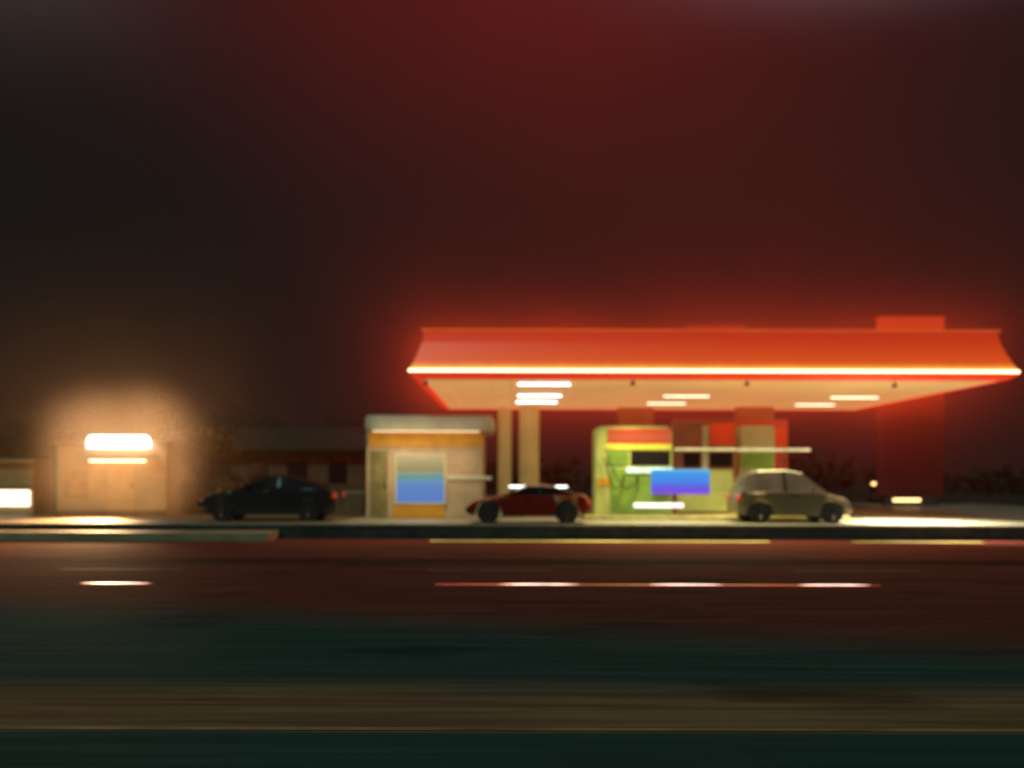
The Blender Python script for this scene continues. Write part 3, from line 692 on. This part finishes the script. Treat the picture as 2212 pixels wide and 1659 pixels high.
# ------------------------------------------------------------------ emissive halos painted around the lit canopy and lamp
def glow_halo(name, label, lo, hi, centre, half, falls, dens_col, amp, scatter=0.0):
    """emission-only volume standing in for lamp-lit mist: brightness falls off exponentially with distance from the lit body (centre, half size)"""
    m, t, out = nt(name); N = t.nodes; L = t.links
    geo = N.new('ShaderNodeNewGeometry')
    sub = N.new('ShaderNodeVectorMath'); sub.operation = 'SUBTRACT'; sub.inputs[1].default_value = centre; L.new(geo.outputs['Position'], sub.inputs[0])
    ab = N.new('ShaderNodeVectorMath'); ab.operation = 'ABSOLUTE'; L.new(sub.outputs[0], ab.inputs[0])
    s2 = N.new('ShaderNodeVectorMath'); s2.operation = 'SUBTRACT'; s2.inputs[1].default_value = half; L.new(ab.outputs[0], s2.inputs[0])
    mx = N.new('ShaderNodeVectorMath'); mx.operation = 'MAXIMUM'; mx.inputs[1].default_value = (0, 0, 0); L.new(s2.outputs[0], mx.inputs[0])
    ln = N.new('ShaderNodeVectorMath'); ln.operation = 'LENGTH'; L.new(mx.outputs[0], ln.inputs[0])
    acc = None
    no = N.new('ShaderNodeTexNoise'); no.inputs['Scale'].default_value = 0.35; no.inputs['Detail'].default_value = 3
    L.new(geo.outputs['Position'], no.inputs['Vector'])
    nr = N.new('ShaderNodeMapRange'); nr.inputs[1].default_value = 0.3; nr.inputs[2].default_value = 0.7; nr.inputs[3].default_value = 0.65; nr.inputs[4].default_value = 1.35
    L.new(no.outputs['Fac'], nr.inputs[0])
    for f, a, c, pw in falls:
        pq = N.new('ShaderNodeMath'); pq.operation = 'POWER'; pq.inputs[1].default_value = pw; dv = N.new('ShaderNodeMath'); dv.operation = 'MULTIPLY'; dv.inputs[1].default_value = 1.0/f; L.new(ln.outputs['Value'], dv.inputs[0]); L.new(dv.outputs[0], pq.inputs[0])
        mu = N.new('ShaderNodeMath'); mu.operation = 'MULTIPLY'; mu.inputs[1].default_value = -1.0; L.new(pq.outputs[0], mu.inputs[0])
        ex = N.new('ShaderNodeMath'); ex.operation = 'EXPONENT'; L.new(mu.outputs[0], ex.inputs[0])
        m2 = N.new('ShaderNodeMath'); m2.operation = 'MULTIPLY'; m2.inputs[1].default_value = a*amp; L.new(ex.outputs[0], m2.inputs[0])
        m3 = N.new('ShaderNodeMath'); m3.operation = 'MULTIPLY'; L.new(m2.outputs[0], m3.inputs[0]); L.new(nr.outputs[0], m3.inputs[1])
        e = N.new('ShaderNodeEmission'); e.inputs['Color'].default_value = (*c, 1); L.new(m3.outputs[0], e.inputs['Strength'])
        if acc is None: acc = e
        else:
            ad = N.new('ShaderNodeAddShader'); L.new(acc.outputs[0], ad.inputs[0]); L.new(e.outputs[0], ad.inputs[1]); acc = ad
    L.new(acc.outputs[0], out.inputs['Volume'])
    o = MB().box(lo[0], hi[0], lo[1], hi[1], lo[2], hi[2]).build(name, m)
    tag(o, label, 'glow_halo', kind='stuff')
glow_halo('red_halo', 'red halo painted as self-glowing volume around the lit canopy', (-13, 22.2, -0.3), (26, 46, 13), (cx, cy-1, zs+0.6), ((CX1-CX0)/2-0.5, 4.5, 0.45),
     [(0.70, 3.2, (1.0, 0.070, 0.014), 1.0), (2.0, 0.16, (1.0, 0.05, 0.02), 1.0)], None, 0.021)
glow_halo('amber_halo', 'amber halo painted as self-glowing volume around the white light box of the hut', (-22, 22.6, -0.12), (-4.5, 34, 9), (X(262, 29), 28.9, Z(985, 29)), (0.8, 0.05, 0.5),
     [(1.5, 1.1, (1.0, 0.46, 0.17), 3.5), (0.4, 1.5, (1.0, 0.6, 0.3), 1.0), (1.4, 0.20, (1.0, 0.36, 0.10), 1.0)], None, 0.17)

# ------------------------------------------------------------------ world
W = bpy.data.worlds.new('World'); S.world = W; W.use_nodes = True
t_ = W.node_tree; N = t_.nodes; L = t_.links
N.clear()
out = N.new('ShaderNodeOutputWorld')
sky = N.new('ShaderNodeTexSky'); sky.sky_type = 'NISHITA'; sky.sun_disc = False
SUN_EL, SUN_AZ = 38, 200
sky.sun_elevation = R(-4); sky.sun_rotation = R(SUN_AZ)
bg0 = N.new('ShaderNodeBackground'); bg0.inputs['Strength'].default_value = 0.05
L.new(sky.outputs[0], bg0.inputs['Color'])
tc = N.new('ShaderNodeTexCoord')
def lobe(az, el, sa, se, col, noise_amt=0.5, power=1.0):
    """glow patch painted into the sky, light leaks included, centred on azimuth / elevation (degrees; azimuth 0 = +Y, positive to +X)"""
    d = Vector((math.sin(R(az))*math.cos(R(el)), math.cos(R(az))*math.cos(R(el)), math.sin(R(el))))
    mp = N.new('ShaderNodeMapping'); mp.vector_type = 'POINT'
    sc = (1/R(sa), 1/R(sa), 1/R(se))
    mp.inputs['Scale'].default_value = sc
    mp.inputs['Location'].default_value = (-d.x*sc[0], -d.y*sc[1], -d.z*sc[2])
    L.new(tc.outputs['Generated'], mp.inputs[0])
    ln = N.new('ShaderNodeVectorMath'); ln.operation = 'LENGTH'; L.new(mp.outputs[0], ln.inputs[0])
    sq = N.new('ShaderNodeMath'); sq.operation = 'POWER'; sq.inputs[1].default_value = 2; L.new(ln.outputs['Value'], sq.inputs[0])
    ng = N.new('ShaderNodeMath'); ng.operation = 'MULTIPLY'; ng.inputs[1].default_value = -1; L.new(sq.outputs[0], ng.inputs[0])
    ex = N.new('ShaderNodeMath'); ex.operation = 'EXPONENT'; L.new(ng.outputs[0], ex.inputs[0])
    no = N.new('ShaderNodeTexNoise'); no.inputs['Scale'].default_value = 2.2; no.inputs['Detail'].default_value = 5
    L.new(tc.outputs['Generated'], no.inputs['Vector'])
    mr = N.new('ShaderNodeMapRange'); mr.inputs[1].default_value = 0.3; mr.inputs[2].default_value = 0.7
    mr.inputs[3].default_value = 1-noise_amt; mr.inputs[4].default_value = 1+noise_amt*0.5
    L.new(no.outputs['Fac'], mr.inputs[0])
    mu = N.new('ShaderNodeMath'); mu.operation = 'MULTIPLY'; L.new(ex.outputs[0], mu.inputs[0]); L.new(mr.outputs[0], mu.inputs[1])
    bg = N.new('ShaderNodeBackground'); bg.inputs['Color'].default_value = (*col, 1); L.new(mu.outputs[0], bg.inputs['Strength'])
    return bg
base = N.new('ShaderNodeBackground'); base.inputs['Color'].default_value = (0.0092, 0.0076, 0.0064, 1); base.inputs['Strength'].default_value = 1
parts = [bg0, base,
         lobe(1, 31, 16, 9, (0.085, 0.0015, 0.002), 0.25),
         lobe(10, 12, 17, 14, (0.030, 0.0012, 0.0006), 0.3),
         lobe(16, 24, 18, 12, (0.012, 0.0004, 0.0004), 0.3),
         lobe(29, 30, 12, 2.4, (0.16, 0.12, 0.14), 0.3),
         lobe(-31, 27.5, 7, 4, (0.034, 0.024, 0.022), 0.3),
         lobe(-24, 3, 8, 5, (0.020, 0.008, 0.002), 0.4)]
acc = parts[0]
for p in parts[1:]:
    a = N.new('ShaderNodeAddShader'); L.new(acc.outputs[0], a.inputs[0]); L.new(p.outputs[0], a.inputs[1]); acc = a
L.new(acc.outputs[0], out.inputs['Surface'])

sl = bpy.data.lights.new('teal_fill', 'SUN'); sl.energy = 0.58; sl.angle = R(12); sl.color = (0.50, 1.0, 0.88)  # added dim teal fill that lifts the dark ground
so = bpy.data.objects.new('teal_fill', sl); COL.objects.link(so); so.rotation_euler = (R(90-SUN_EL-8), 0, R(-20))

# ------------------------------------------------------------------ camera
cd = bpy.data.cameras.new('camera'); co = bpy.data.objects.new('camera', cd); COL.objects.link(co)
co.location = (0, 0, CAMZ); co.rotation_euler = (R(90), R(-0.15), 0)
cd.sensor_width = 36; cd.lens = 36*F/2212; cd.shift_y = (1031-829.5)/2212
cd.clip_end = 3000; cd.clip_start = 0.1
cd.dof.use_dof = True; cd.dof.focus_distance = 6.0; cd.dof.aperture_fstop = 0.68
S.camera = co
S.view_settings.view_transform = 'Standard'; S.view_settings.look = 'None'; S.view_settings.exposure = 0
S.render.engine = 'CYCLES'
c = S.cycles
c.use_denoising = True
try: c.denoiser = 'OPENIMAGEDENOISE'
except Exception: pass
c.max_bounces = 8; c.volume_bounces = 1; c.sample_clamp_indirect = 4; c.volume_step_rate = 4
